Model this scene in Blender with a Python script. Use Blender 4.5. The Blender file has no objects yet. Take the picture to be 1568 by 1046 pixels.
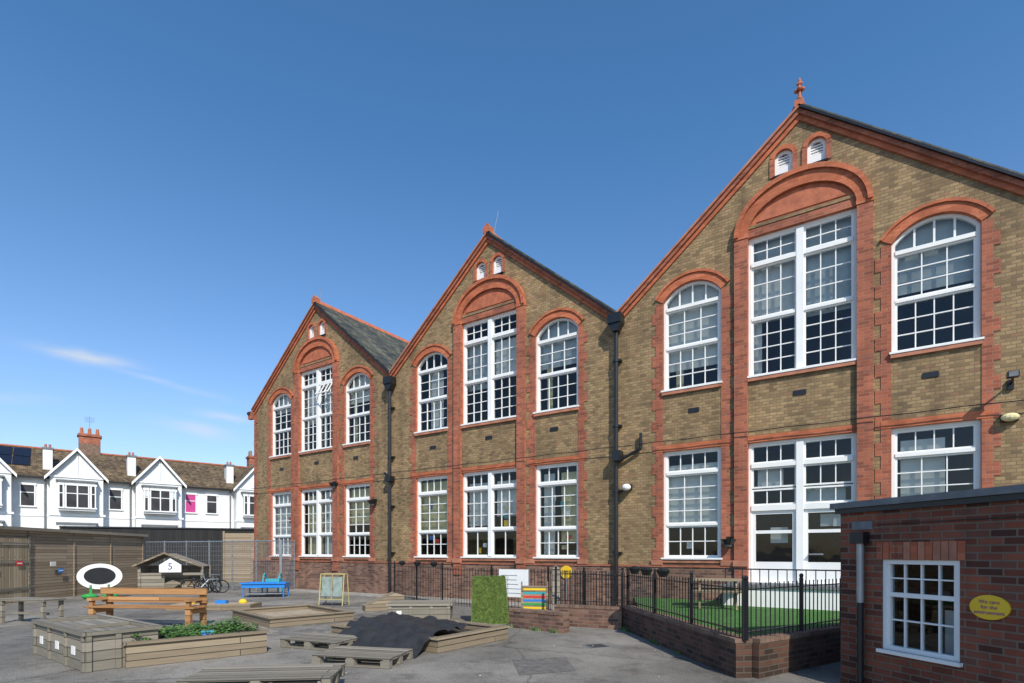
import bpy, math, random, mathutils
from mathutils import Vector, Matrix
from mathutils.geometry import tessellate_polygon
random.seed(7)
S=bpy.context.scene
EYE=1.65
# ------------------------------------------------------------ materials
def mat(name):
    m=bpy.data.materials.new(name); m.use_nodes=True
    nt=m.node_tree; b=nt.nodes['Principled BSDF']
    return m,nt,b
def N(nt,t,**k):
    n=nt.nodes.new(t)
    for a,v in k.items(): setattr(n,a,v)
    return n
def ramp(nt,stops,interp='LINEAR'):
    r=nt.nodes.new('ShaderNodeValToRGB'); r.color_ramp.interpolation=interp
    e=r.color_ramp.elements
    while len(e)<len(stops): e.new(0.5)
    for i,(p,c) in enumerate(stops):
        e[i].position=p; e[i].color=(c[0],c[1],c[2],1)
    return r
def plain(name,col,rough=0.6,metal=0,var=0.15,scale=6,bump=0.0):
    m,nt,b=mat(name); L=nt.links.new
    tc=N(nt,'ShaderNodeTexCoord'); n=N(nt,'ShaderNodeTexNoise'); n.inputs['Scale'].default_value=scale; n.inputs['Detail'].default_value=6
    L(tc.outputs['Object'],n.inputs['Vector'])
    d=[c*(1-var) for c in col]; u=[min(1,c*(1+var*0.6)) for c in col]
    r=ramp(nt,[(0.3,d),(0.7,u)]); L(n.outputs['Fac'],r.inputs['Fac']); L(r.outputs['Color'],b.inputs['Base Color'])
    b.inputs['Roughness'].default_value=rough; b.inputs['Metallic'].default_value=metal
    if bump:
        bp=N(nt,'ShaderNodeBump'); bp.inputs['Strength'].default_value=bump; bp.inputs['Distance'].default_value=0.02
        n2=N(nt,'ShaderNodeTexNoise'); n2.inputs['Scale'].default_value=scale*8; L(tc.outputs['Object'],n2.inputs['Vector'])
        L(n2.outputs['Fac'],bp.inputs['Height']); L(bp.outputs['Normal'],b.inputs['Normal'])
    return m
def brick(name,stops,mortar,bw=0.225,rh=0.075,ms=0.009,stain=0.35,rough=0.85,bumpd=0.006,stainscale=0.7):
    m,nt,b=mat(name); L=nt.links.new
    uv=N(nt,'ShaderNodeTexCoord')
    br=N(nt,'ShaderNodeTexBrick'); br.inputs['Scale'].default_value=1
    br.inputs['Brick Width'].default_value=bw; br.inputs['Row Height'].default_value=rh; br.inputs['Mortar Size'].default_value=ms
    br.inputs['Mortar Smooth'].default_value=0.2
    br.inputs['Color1'].default_value=(0,0,0,1); br.inputs['Color2'].default_value=(1,1,1,1); br.inputs['Mortar'].default_value=(.5,.5,.5,1)
    L(uv.outputs['UV'],br.inputs['Vector'])
    r=ramp(nt,stops); L(br.outputs['Color'],r.inputs['Fac'])
    n=N(nt,'ShaderNodeTexNoise'); n.inputs['Scale'].default_value=stainscale; n.inputs['Detail'].default_value=8; n.inputs['Roughness'].default_value=0.65
    L(uv.outputs['UV'],n.inputs['Vector'])
    r2=ramp(nt,[(0.3,(1-stain,)*3),(0.68,(1.12,1.1,1.06))]); L(n.outputs['Fac'],r2.inputs['Fac'])
    mp=N(nt,'ShaderNodeMapping'); mp.inputs['Scale'].default_value=(2.6,.35,1); L(uv.outputs['UV'],mp.inputs['Vector'])
    n3=N(nt,'ShaderNodeTexNoise'); n3.inputs['Scale'].default_value=1; n3.inputs['Detail'].default_value=6; L(mp.outputs['Vector'],n3.inputs['Vector'])
    r3=ramp(nt,[(0.30,(1-stain*.8,)*3),(0.55,(1,1,1))]); L(n3.outputs['Fac'],r3.inputs['Fac'])
    mx=N(nt,'ShaderNodeMixRGB'); L(br.outputs['Fac'],mx.inputs['Fac']); L(r.outputs['Color'],mx.inputs['Color1']); mx.inputs['Color2'].default_value=(*mortar,1)
    mu=N(nt,'ShaderNodeMixRGB',blend_type='MULTIPLY'); mu.inputs['Fac'].default_value=1
    mu2=N(nt,'ShaderNodeMixRGB',blend_type='MULTIPLY'); mu2.inputs['Fac'].default_value=1
    L(mx.outputs['Color'],mu.inputs['Color1']); L(r2.outputs['Color'],mu.inputs['Color2']); L(mu.outputs['Color'],mu2.inputs['Color1']); L(r3.outputs['Color'],mu2.inputs['Color2']); L(mu2.outputs['Color'],b.inputs['Base Color'])
    b.inputs['Roughness'].default_value=rough
    bp=N(nt,'ShaderNodeBump',invert=True); bp.inputs['Strength'].default_value=0.7; bp.inputs['Distance'].default_value=bumpd
    L(br.outputs['Fac'],bp.inputs['Height']); L(bp.outputs['Normal'],b.inputs['Normal'])
    return m
Y=brick('stock_brick',[(0,(.19,.125,.062)),(.3,(.28,.185,.088)),(.6,(.335,.225,.108)),(.9,(.385,.265,.135)),(1,(.29,.155,.085))],(.20,.15,.095),bw=.165,ms=.008,stain=.36)
R=brick('red_brick',[(0,(.24,.07,.04)),(.4,(.37,.105,.055)),(.8,(.44,.135,.07)),(1,(.30,.10,.065))],(.34,.2,.14),ms=.006,stain=.3)
RB=brick('bright_red_rubber_brick',[(0,(.38,.10,.042)),(.5,(.48,.135,.058)),(1,(.53,.165,.08))],(.38,.16,.1),ms=.003,stain=.25)
PL=brick('plinth_brick',[(0,(.12,.055,.04)),(.5,(.25,.12,.08)),(1,(.33,.18,.12))],(.24,.2,.16),stain=.45)
DB=brick('dark_red_brick',[(0,(.07,.024,.016)),(.35,(.22,.058,.032)),(.7,(.33,.095,.05)),(1,(.17,.07,.05))],(.21,.16,.12),ms=.009,stain=.45)
DW=brick('yard_wall_brick',[(0,(.035,.02,.014)),(.5,(.12,.052,.032)),(1,(.18,.078,.048))],(.13,.105,.08),ms=.009,stain=.5)
COP=plain('wall_coping',(.19,.12,.085),.85,var=.4,scale=5,bump=.4)
SL=brick('roof_slate',[(0,(.045,.045,.035)),(.5,(.10,.10,.07)),(1,(.16,.15,.09))],(.02,.02,.02),bw=.28,rh=.2,ms=.006,stain=.55,rough=.6)
TILE=brick('brown_roof_tile',[(0,(.08,.055,.03)),(.5,(.16,.11,.06)),(1,(.23,.17,.10))],(.03,.02,.02),bw=.25,rh=.18,ms=.01,stain=.5)
WP=plain('white_paint',(.80,.80,.78),.45,var=.06,scale=2)
WR=plain('white_render',(.72,.73,.72),.8,var=.12,scale=.8)
TC=plain('terracotta',(.44,.13,.06),.7,var=.3,scale=5,bump=.3)
TS=plain('terracotta_sill',(.42,.17,.10),.7,var=.3,scale=4)
BL=plain('black_iron',(.012,.013,.016),.35,var=.3)
GR=plain('grey_metal',(.35,.37,.39),.4,metal=.6,var=.15)
WC=plain('window_blind',(.70,.71,.68),.9,var=.10,scale=2)
WC2=plain('pale_blue_blind',(.50,.56,.58),.9,var=.15,scale=2)
WY=plain('yellow_curtain',(.68,.60,.33),.9,var=.25,scale=4)
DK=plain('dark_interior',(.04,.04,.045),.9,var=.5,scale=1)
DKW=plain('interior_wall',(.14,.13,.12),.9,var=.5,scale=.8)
LEAD=plain('lead_flashing',(.16,.17,.18),.6,var=.3)
YEL=plain('yellow_sign_paint',(.78,.50,.02),.4,var=.04)
YF=plain('yellow_tube_frame',(.42,.37,.16),.4,var=.1)
BLU=plain('blue_plastic',(.02,.20,.60),.35,var=.08)
TUR=plain('turquoise_plastic',(.05,.33,.38),.35,var=.08)
PANEL=plain('easel_panel',(.24,.30,.27),.5,var=.3)
REDP=plain('red_plastic',(.6,.04,.03),.35,var=.08)
GRNP=plain('green_plastic',(.03,.30,.06),.4,var=.1)
PINK=plain('pink_blind',(.5,.05,.22),.8,var=.1)
SOIL=plain('soil',(.05,.035,.022),.95,var=.5,scale=12,bump=.8)
SAND=plain('sand',(.36,.29,.20),.95,var=.3,scale=6,bump=.5)
CONC=plain('concrete_paving',(.30,.28,.25),.9,var=.3,scale=3,bump=.4)
PATCH=plain('asphalt_patch',(.14,.13,.118),.9,var=.35,scale=9,bump=.6)
TARP=plain('black_tarpaulin',(.022,.022,.023),.7,var=.4,scale=5,bump=.4)
ALU=plain('solar_panel_glass',(.012,.014,.025),.15,var=.2)
def wood(name,a,bcol,row=.12,ln=2.4,vert=False,rough=.8):
    m,nt,b=mat(name); L=nt.links.new
    uv=N(nt,'ShaderNodeTexCoord'); mp=N(nt,'ShaderNodeMapping'); L(uv.outputs['UV'],mp.inputs['Vector'])
    if vert: mp.inputs['Rotation'].default_value=(0,0,math.pi/2)
    br=N(nt,'ShaderNodeTexBrick'); br.inputs['Scale'].default_value=1; br.inputs['Brick Width'].default_value=ln; br.inputs['Row Height'].default_value=row
    br.inputs['Mortar Size'].default_value=.006; br.inputs['Color1'].default_value=(0,0,0,1); br.inputs['Color2'].default_value=(1,1,1,1)
    L(mp.outputs['Vector'],br.inputs['Vector'])
    m2=N(nt,'ShaderNodeMapping'); m2.inputs['Scale'].default_value=(1.5,22,1); L(mp.outputs['Vector'],m2.inputs['Vector'])
    n=N(nt,'ShaderNodeTexNoise'); n.inputs['Scale'].default_value=1.5; n.inputs['Detail'].default_value=7; L(m2.outputs['Vector'],n.inputs['Vector'])
    ad=N(nt,'ShaderNodeMixRGB'); ad.inputs['Fac'].default_value=.55; L(br.outputs['Color'],ad.inputs['Color1']); L(n.outputs['Fac'],ad.inputs['Color2'])
    r=ramp(nt,[(.2,a),(.8,bcol)]); L(ad.outputs['Color'],r.inputs['Fac'])
    mx=N(nt,'ShaderNodeMixRGB'); L(br.outputs['Fac'],mx.inputs['Fac']); L(r.outputs['Color'],mx.inputs['Color1']); mx.inputs['Color2'].default_value=(a[0]*.25,a[1]*.25,a[2]*.25,1)
    L(mx.outputs['Color'],b.inputs['Base Color']); b.inputs['Roughness'].default_value=rough
    bp=N(nt,'ShaderNodeBump',invert=True); bp.inputs['Strength'].default_value=.6; bp.inputs['Distance'].default_value=.01
    L(br.outputs['Fac'],bp.inputs['Height']); L(bp.outputs['Normal'],b.inputs['Normal'])
    return m
WFEN=wood('weathered_fence_wood',(.22,.165,.105),(.42,.33,.235),.11,3)
WGREY=wood('weathered_grey_wood',(.15,.135,.105),(.32,.28,.22),.14,3)
WOR=wood('orange_stained_wood',(.28,.13,.045),(.50,.27,.11),.14,3)
WTAN=wood('sleeper_wood',(.17,.13,.085),(.34,.27,.18),.1,3)
WDOOR=wood('timber_door_wood',(.26,.20,.12),(.46,.37,.25),.12,3,vert=True)
WBLK=wood('black_stained_boards',(.008,.008,.009),(.02,.019,.018),.15,2,vert=True)
# glass
def glassmat():
    m,nt,b=mat('window_glass'); L=nt.links.new
    out=nt.nodes['Material Output']; nt.nodes.remove(b)
    t=N(nt,'ShaderNodeBsdfTransparent'); t.inputs['Color'].default_value=(.84,.88,.88,1)
    g=N(nt,'ShaderNodeBsdfGlossy'); g.inputs['Roughness'].default_value=.02
    tc=N(nt,'ShaderNodeTexCoord'); n=N(nt,'ShaderNodeTexNoise'); n.inputs['Scale'].default_value=1.3; L(tc.outputs['Object'],n.inputs['Vector'])
    bp=N(nt,'ShaderNodeBump'); bp.inputs['Strength'].default_value=.12; bp.inputs['Distance'].default_value=.05; L(n.outputs['Fac'],bp.inputs['Height']); L(bp.outputs['Normal'],g.inputs['Normal'])
    lw=N(nt,'ShaderNodeLayerWeight'); lw.inputs['Blend'].default_value=.25
    a=N(nt,'ShaderNodeMath',operation='MULTIPLY_ADD'); a.inputs[1].default_value=.7; a.inputs[2].default_value=.035; L(lw.outputs['Fresnel'],a.inputs[0])
    mx=N(nt,'ShaderNodeMixShader'); L(a.outputs[0],mx.inputs['Fac']); L(t.outputs[0],mx.inputs[1]); L(g.outputs[0],mx.inputs[2]); L(mx.outputs[0],out.inputs['Surface'])
    return m
GL=glassmat()
def asphalt():
    m,nt,b=mat('asphalt'); L=nt.links.new
    tc=N(nt,'ShaderNodeTexCoord')
    def noise(s,d=6,r=.6):
        n=N(nt,'ShaderNodeTexNoise'); n.inputs['Scale'].default_value=s; n.inputs['Detail'].default_value=d; n.inputs['Roughness'].default_value=r; L(tc.outputs['Object'],n.inputs['Vector']); return n
    a=noise(.30,9,.68); r1=ramp(nt,[(.36,(.12,.11,.097)),(.5,(.19,.175,.153)),(.64,(.275,.253,.222))]); L(a.outputs['Fac'],r1.inputs['Fac'])
    f=noise(55,3); r2=ramp(nt,[(.32,(.5,.5,.5)),(.68,(1.45,1.45,1.45))]); L(f.outputs['Fac'],r2.inputs['Fac'])
    mu=N(nt,'ShaderNodeMixRGB',blend_type='MULTIPLY'); mu.inputs['Fac'].default_value=1; L(r1.outputs['Color'],mu.inputs['Color1']); L(r2.outputs['Color'],mu.inputs['Color2'])
    c=noise(1.9,9,.78); r3=ramp(nt,[(.50,(1,1,1)),(.64,(.58,.56,.53))]); L(c.outputs['Fac'],r3.inputs['Fac'])
    m2=N(nt,'ShaderNodeMixRGB',blend_type='MULTIPLY'); m2.inputs['Fac'].default_value=1; L(mu.outputs['Color'],m2.inputs['Color1']); L(r3.outputs['Color'],m2.inputs['Color2'])
    v=N(nt,'ShaderNodeTexVoronoi',feature='DISTANCE_TO_EDGE'); v.inputs['Scale'].default_value=.33
    dn=noise(1.2,6); vm=N(nt,'ShaderNodeMixRGB'); vm.inputs['Fac'].default_value=.3; L(tc.outputs['Object'],vm.inputs['Color1']); L(dn.outputs['Color'],vm.inputs['Color2']); L(vm.outputs['Color'],v.inputs['Vector'])
    r4=ramp(nt,[(.0,(.3,.3,.3)),(.006,(1,1,1))]); L(v.outputs['Distance'],r4.inputs['Fac'])
    m3=N(nt,'ShaderNodeMixRGB',blend_type='MULTIPLY'); m3.inputs['Fac'].default_value=.65; L(m2.outputs['Color'],m3.inputs['Color1']); L(r4.outputs['Color'],m3.inputs['Color2'])
    L(m3.outputs['Color'],b.inputs['Base Color']); b.inputs['Roughness'].default_value=.9
    bp=N(nt,'ShaderNodeBump'); bp.inputs['Strength'].default_value=.7; bp.inputs['Distance'].default_value=.01; L(f.outputs['Fac'],bp.inputs['Height']); L(bp.outputs['Normal'],b.inputs['Normal'])
    return m
ASP=asphalt()
TURF=plain('artificial_turf',(.06,.17,.03),.95,var=.4,scale=9,bump=1)
TURF2=plain('turf_covered_block',(.12,.18,.035),.95,var=.35,scale=14,bump=1)
LEAF=plain('leaf_green',(.09,.19,.035),.6,var=.6,scale=7)
DRY=plain('dry_leaf',(.22,.13,.05),.8,var=.5,scale=9)
# ------------------------------------------------------------ mesh builder
class MB:
    def __init__(s): s.v=[];s.f=[];s.mi=[];s.uv=[];s.M=Matrix.Identity(4);s.mats=[]
    def mid(s,m):
        if m not in s.mats: s.mats.append(m)
        return s.mats.index(m)
    def poly(s,pts,m):
        pts=[Vector(p) for p in pts]; n=Vector((0,0,0))
        for i in range(len(pts)):
            a=pts[i];b=pts[(i+1)%len(pts)]
            n+=Vector(((a.y-b.y)*(a.z+b.z),(a.z-b.z)*(a.x+b.x),(a.x-b.x)*(a.y+b.y)))
        if n.length<1e-12: return
        n.normalize()
        if abs(n.z)>.9: uv=[(p.x,p.y) for p in pts]
        else:
            h=Vector((n.y,-n.x,0)).normalized()
            if abs(h.x)>=abs(h.y):
                if h.x<0:h=-h
            elif h.y<0:h=-h
            sl=Vector((0,0,1))-n*n.z; sl.normalize()
            uv=[(p.dot(h),p.dot(sl)) for p in pts]
        k=len(s.v); s.v+=[tuple(s.M@p) for p in pts]; s.f.append(list(range(k,k+len(pts)))); s.mi.append(s.mid(m)); s.uv+=uv
    def box(s,x0,x1,y0,y1,z0,z1,m):
        a=[(x0,y0),(x1,y0),(x1,y1),(x0,y1)]
        s.ext(a,z0,z1,m)
    def ext(s,pl,z0,z1,m,top=None):
        n=len(pl)
        for i in range(n):
            p=pl[i];q=pl[(i+1)%n]
            s.poly([(p[0],p[1],z0),(q[0],q[1],z0),(q[0],q[1],z1),(p[0],p[1],z1)],m)
        s.poly([(p[0],p[1],z1) for p in pl],top or m); s.poly([(p[0],p[1],z0) for p in reversed(pl)],m)
    def prism(s,pl,y0,y1,m):   # pl in xz
        n=len(pl)
        for i in range(n):
            p=pl[i];q=pl[(i+1)%n]
            s.poly([(p[0],y0,p[1]),(p[0],y1,p[1]),(q[0],y1,q[1]),(q[0],y0,q[1])],m)
        s.poly([(p[0],y0,p[1]) for p in pl],m); s.poly([(p[0],y1,p[1]) for p in reversed(pl)],m)
    def ring(s,inn,out,y0,y1,m):
        for i in range(len(inn)-1):
            s.prism([inn[i],inn[i+1],out[i+1],out[i]],y0,y1,m)
    def cyl(s,a,b,r0,r1,m,seg=10):
        a=Vector(a);b=Vector(b);d=(b-a).normalized(); t=Vector((1,0,0)) if abs(d.x)<.8 else Vector((0,1,0))
        u=d.cross(t).normalized(); w=d.cross(u)
        c0=[a+(u*math.cos(2*math.pi*i/seg)+w*math.sin(2*math.pi*i/seg))*r0 for i in range(seg)]
        c1=[b+(u*math.cos(2*math.pi*i/seg)+w*math.sin(2*math.pi*i/seg))*r1 for i in range(seg)]
        for i in range(seg):
            j=(i+1)%seg; s.poly([c0[i],c0[j],c1[j],c1[i]],m)
        s.poly(c0,m); s.poly(c1,m)
    def ball(s,c,rx,ry,rz,m,u=12,v=7):
        P=lambda i,j:(c[0]+rx*math.cos(2*math.pi*i/u)*math.sin(math.pi*j/v),c[1]+ry*math.sin(2*math.pi*i/u)*math.sin(math.pi*j/v),c[2]+rz*math.cos(math.pi*j/v))
        for i in range(u):
            for j in range(v):
                pts=[P(i,j),P(i,j+1),P(i+1,j+1),P(i+1,j)]
                if j==0: pts=pts[:3]
                if j==v-1: pts=[pts[0],pts[1],pts[3]]
                s.poly(pts,m)
    def build(s,name,parent=None):
        me=bpy.data.meshes.new(name); me.from_pydata(s.v,[],s.f)
        for m in s.mats: me.materials.append(m)
        me.polygons.foreach_set('material_index',s.mi)
        ul=me.uv_layers.new(name='UVMap'); flat=[c for u in s.uv for c in u]; ul.data.foreach_set('uv',flat)
        me.update(); o=bpy.data.objects.new(name,me); S.collection.objects.link(o)
        if parent: o.parent=parent
        return o
def empty(name):
    o=bpy.data.objects.new(name,None); S.collection.objects.link(o); return o
CR=Vector((.831,.556,0)); CF=Vector((-.556,.831,0)); C0=Vector((0,-15,0))
def P(x,y,z=0): return C0+CR*x+CF*y+Vector((0,0,z))   # yard survey grid: metres right / metres ahead of the survey station
def site(x,y,ang=0,z=0): return Matrix.Translation(P(x,y,z))@Matrix.Rotation(math.radians(33.78+ang),4,'Z')
def arc(xc,w,zs,rise,n=12,t=0.0):
    # segmental arch through the springing points; t = radial offset outward
    Rr=(w*w+rise*rise)/(2*rise); a=math.asin(min(1,w/Rr)); q=Rr+t
    return [(xc+q*math.sin(-a+2*a*i/n), zs+rise-Rr+q*math.cos(-a+2*a*i/n)) for i in range(n+1)]
def ell(xc,a,b,z,n=24): return [(xc-a*math.cos(math.pi*i/n), z+b*math.sin(math.pi*i/n)) for i in range(n+1)]
# ------------------------------------------------------------ school
school=empty('school_building')
XA,XB,XC=-20.3,-10.98,-1.55
XL,V1,V2,XR=-25.1,-15.65,-6.3,3.2
ZE,ZV,ZA=8.55,8.6,12.5
LS,LT=1.47,4.47
holes=[]
for xc in (XA,XB,XC):
    for off in (-2.62,2.62):
        x=xc+off; w=.775
        holes.append([(x-w,LS),(x+w,LS),(x+w,LT),(x-w,LT)])
        a=arc(x,w,8.62,.42); holes.append([(x-w,6.12),(x+w,6.12)]+a[::-1])
    w=1.18; zb=.85 if xc==XC else LS
    holes.append([(xc-w,zb),(xc+w,zb),(xc+w,LT),(xc-w,LT)])
    holes.append([(xc-w,6.12),(xc+w,6.12),(xc+w,9.73),(xc-w,9.73)])
    for off in (-.36,.36):
        a=arc(xc+off,.2,11.52,.16,8); holes.append([(xc+off-.2,11.06),(xc+off+.2,11.06)]+a[::-1])
outer=[(XL,-.2),(XR,-.2),(XR,ZV),(XC,ZA),(V2,ZV),(XB,ZA),(V1,ZV),(XA,ZA),(XL,ZE)]
W=MB()
loops=[outer]+holes
allp=[p for l in loops for p in l]
for t in tessellate_polygon([[Vector((p[0],p[1],0)) for p in l] for l in loops]):
    W.poly([(allp[i][0],0,allp[i][1]) for i in t],Y)
for h in holes:
    for i in range(len(h)):
        p=h[i];q=h[(i+1)%len(h)]
        W.poly([(p[0],0,p[1]),(q[0],0,q[1]),(q[0],.24,q[1]),(p[0],.24,p[1])],RB)
W.box(XL,XL+.3,.003,14,-.2,ZE-.1,Y); W.box(XR-.3,XR,.003,14,-.2,ZE-.1,Y)
W.box(XL+.3,XR-.3,13.8,14,-.2,ZE-.1,Y)
for (a,b,c) in ((XL,XA,V1),(V1,XB,V2),(V2,XC,XR)): W.poly([(a,13.9,ZV-.1),(c,13.9,ZV-.1),(b,13.9,ZA-.1)],Y)
W.build('walls',school)
I=MB()
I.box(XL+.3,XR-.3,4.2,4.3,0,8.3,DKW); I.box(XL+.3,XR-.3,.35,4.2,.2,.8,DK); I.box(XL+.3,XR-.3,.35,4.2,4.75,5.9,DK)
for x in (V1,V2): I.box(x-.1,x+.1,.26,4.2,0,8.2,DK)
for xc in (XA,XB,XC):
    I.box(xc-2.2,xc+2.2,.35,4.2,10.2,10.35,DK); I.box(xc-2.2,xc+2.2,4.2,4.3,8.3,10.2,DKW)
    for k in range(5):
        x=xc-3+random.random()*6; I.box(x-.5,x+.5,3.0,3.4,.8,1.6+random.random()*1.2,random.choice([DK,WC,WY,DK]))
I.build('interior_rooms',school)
T=MB()
def quoins(xe,sgn,z0,z1,ph=0):
    z=z0;k=ph
    while z<z1-.02:
        zz=min(z+.3,z1); w=.20 if k%2 else .31
        a,b=(xe+.003,xe+w) if sgn>0 else (xe-w,xe-.003)
        T.box(a,b,-.014,.02,z,zz-.001,R); z+=.3;k+=1
for xc in (XA,XB,XC):
    for off in (-2.62,2.62):
        x=xc+off; w=.775
        for sg in (-1,1):
            quoins(x+sg*w,sg,.86,8.62)
        T.ring(arc(x,w,8.62,.42,t=.003),arc(x,w,8.62,.42,t=.20),-.03,.02,RB)
        T.ring(arc(x,w,8.62,.42,t=.202),arc(x,w,8.62,.42,t=.265),-.065,.02,RB)
        T.box(x-w-.2,x+w+.2,-.022,.02,LT+.002,LT+.17,RB)
        T.box(x-w-.02,x+w+.02,-.07,.2,6.03,6.125,TS)
        T.box(x-w+.0,x+w-.0,-.05,.2,LS-.09,LS,TS)
        T.box(x-w-.32,x-w-.004,-.08,.02,LS-.16,LS-.02,TS);T.box(x+w+.004,x+w+.32,-.08,.02,LS-.16,LS-.02,TS)
    for sg in (-1,1):
        a,b=sorted((xc+sg*1.185,xc+sg*1.5))
        T.box(a,b,-.10,.02,.88,9.75,R)
        T.box(a-.02,b+.02,-.14,.02,LS-.17,LS-.02,TS)
        T.box(a-.015,b+.015,-.12,.02,9.70,9.80,RB)
    T.ring(ell(xc,1.185,.86,9.751),ell(xc,1.40,1.15,9.751),-.10,.02,RB)
    T.ring(ell(xc,1.401,1.151,9.751),ell(xc,1.50,1.27,9.751),-.16,.02,RB)
    T.box(xc-1.18,xc+1.18,-.03,.02,9.732,9.93,R)
    T.box(xc-1.16,xc+1.16,-.05,.02,9.932,10.0,Y)
    T.prism([(xc-1.13,10.001)]+[p for p in ell(xc,1.18,.855,9.751) if p[1]>10.002]+[(xc+1.13,10.001)],-.012,.02,TC)
    T.prism([(xc-.98,10.06)]+[p for p in ell(xc,1.06,.74,9.751) if p[1]>10.08]+[(xc+.98,10.06)],-.035,-.01,TC)
    T.box(xc-1.18,xc+1.18,-.022,.02,LT+.002,LT+.17,RB)
    T.box(xc-1.18,xc+1.18,-.07,.2,6.03,6.125,TS)
    if xc!=XC: T.box(xc-1.18,xc+1.18,-.05,.2,LS-.09,LS,TS)
    for off in (-.36,.36):
        x=xc+off
        T.ring(arc(x,.2,11.52,.16,8,t=.003),arc(x,.2,11.52,.16,8,t=.11),-.03,.02,RB)
        for sg in (-1,1):
            a,b=sorted((x+sg*.203,x+sg*.315)); T.box(a,b,-.025,.02,11.06,11.52,R)
        T.box(x-.24,x+.24,-.06,.15,11.02,11.062,BL)
    for off,zz in ((0,5.58),(-2.55,5.52),(2.55,5.55)): 
        T.box(xc+off-.14,xc+off+.14,-.02,.01,zz-.06,zz+.06,BL)
T.box(XL-.03,XC-1.19,-.05,.02,-.2,.86,PL); T.box(XC+1.19,XR+.03,-.05,.02,-.2,.86,PL)
T.box(XL-.03,XC-1.505,-.035,.02,.862,1.25,PL)
T.box(XL-.04,XC-1.51,-.06,.02,1.252,1.31,R)
quoins(XL,1,1.3,8.4)
T.build('brick_dressings',school)
G=MB(); RF=MB()
segs=[(XL,ZE,XA,ZA),(XA,ZA,V1,ZV),(V1,ZV,XB,ZA),(XB,ZA,V2,ZV),(V2,ZV,XC,ZA),(XC,ZA,XR,ZV)]
for i,(x0,z0,x1,z1) in enumerate(segs):
    right=i%2==1
    def band(t0,t1,ya,yb,m,e=0):
        G.prism([(x0,z0+t0),(x1,z1+t0),(x1,z1+t1),(x0,z0+t1)],ya,yb,m)
    band(-.27,-.14,-.05,.02,RB); band(-.138,-.02,-.11,.02,R)
    band(-.018,.05,-.17,.1,TS if not right else BL)  # right slopes black: dark slate edge plus overhang shadow put into the colour
    ex=(x0-.25*(1 if i==0 else 0)); ez=z0-(.21 if i==0 else 0)
    RF.prism([(ex,ez+.055),(x1,z1+.055),(x1,z1+.12),(ex,ez+.12)],-.12 if right else .0,14,SL)
for xc in (XA,XB,XC):
    for k in range(31):
        RF.prism([(xc-.16,ZA-.0),(xc-.05,ZA+.19),(xc+.05,ZA+.19),(xc+.16,ZA-.0)],-.1+k*.45,-.1+k*.45+.44,TC)
for xv in (V1,V2): RF.box(xv-.16,xv+.16,-.0,13.9,ZV+.05,ZV+.16,LEAD)
G.box(XL-.28,XL+.05,-.16,.02,ZE-.42,ZE-.05,R); G.box(XL-.3,XL-.1,-.2,13.9,ZE-.2,ZE-.08,BL)
G.build('gable_verges',school); RF.build('slate_roofs',school)
F=MB()
def finial(x,big):
    z=ZA+.12
    if big:
        F.box(x-.1,x+.1,-.17,.07,z-.12,z+.04,TC); F.cyl((x,-.04,z+.04),(x,-.04,z+.56),.04,.025,TC)
        F.ball((x,-.04,z+.13),.065,.065,.05,TC)
        for a in range(4):
            c,s_=math.cos(a*math.pi/2),math.sin(a*math.pi/2)
            F.ball((x+c*.07,-.04+s_*.07,z+.34),.055,.055,.05,TC,8,5)
        F.ball((x,-.04,z+.5),.075,.045,.055,TC,8,5); F.ball((x,-.04,z+.58),.03,.03,.06,TC,8,5)
    else:
        F.box(x-.14,x+.14,-.17,.09,z-.1,z+.1,TC); F.prism([(x-.12,z+.1),(x,z+.24),(x+.12,z+.1)],-.15,.05,TC)
finial(XC,True); finial(XB,False); finial(XA,False)
F.cyl((XB+.12,.1,ZA),(XB+.32,.1,ZA+.75),.014,.008,GR,6); F.cyl((XA+.12,.1,ZA),(XA+.12,.1,ZA+.7),.014,.008,GR,6)
F.build('finials',school)
# windows
WN=MB(); GLS=MB(); BD=MB()
def bars(x0,x1,z0,z1,cols,rows,top=None,t=.024):
    w=(x1-x0)/cols
    for i in range(1,cols):
        x=x0+w*i; zt=top(x) if top else z1
        WN.box(x-t/2,x+t/2,.125,.175,z0,zt,WP)
    for j in range(1,rows):
        z=z0+(z1-z0)*j/rows; WN.box(x0,x1,.128,.172,z-t/2,z+t/2,WP)
def sash(x0,x1,z0,z1,cols,rows,f=.042,top=None,y=.105):
    WN.box(x0,x0+f,y,.19,z0,z1,WP);WN.box(x1-f,x1,y,.19,z0,z1,WP)
    WN.box(x0+f,x1-f,y,.19,z0,z0+f,WP)
    if not top: WN.box(x0+f,x1-f,y,.19,z1-f,z1,WP)
    bars(x0+f,x1-f,z0+f,z1-(0 if top else f),cols,rows,top)
def frame(x0,x1,z0,z1,f=.07,topbar=True):
    WN.box(x0,x0+f,.08,.2,z0,z1,WP);WN.box(x1-f,x1,.08,.2,z0,z1,WP);WN.box(x0+f,x1-f,.08,.2,z0,z0+f,WP)
    if topbar: WN.box(x0+f,x1-f,.08,.2,z1-f,z1,WP)
    WN.box(x0-.04,x1+.04,-.085,.08,z0-.0,z0+.045,WP)
def glass(pl):
    dy=random.uniform(-.004,.004); tx=random.uniform(-.004,.004); x0=pl[0][0]
    GLS.poly([(p[0],.15+dy+tx*(p[0]-x0),p[1]) for p in pl],GL)
def gpane(a,b,z0,z1): glass([(a,z0),(b,z0),(b,z1),(a,z1)])
def blind(x0,x1,z0,z1,m,y=.3): BD.box(x0,x1,y,y+.02,z0,z1,m)
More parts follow.
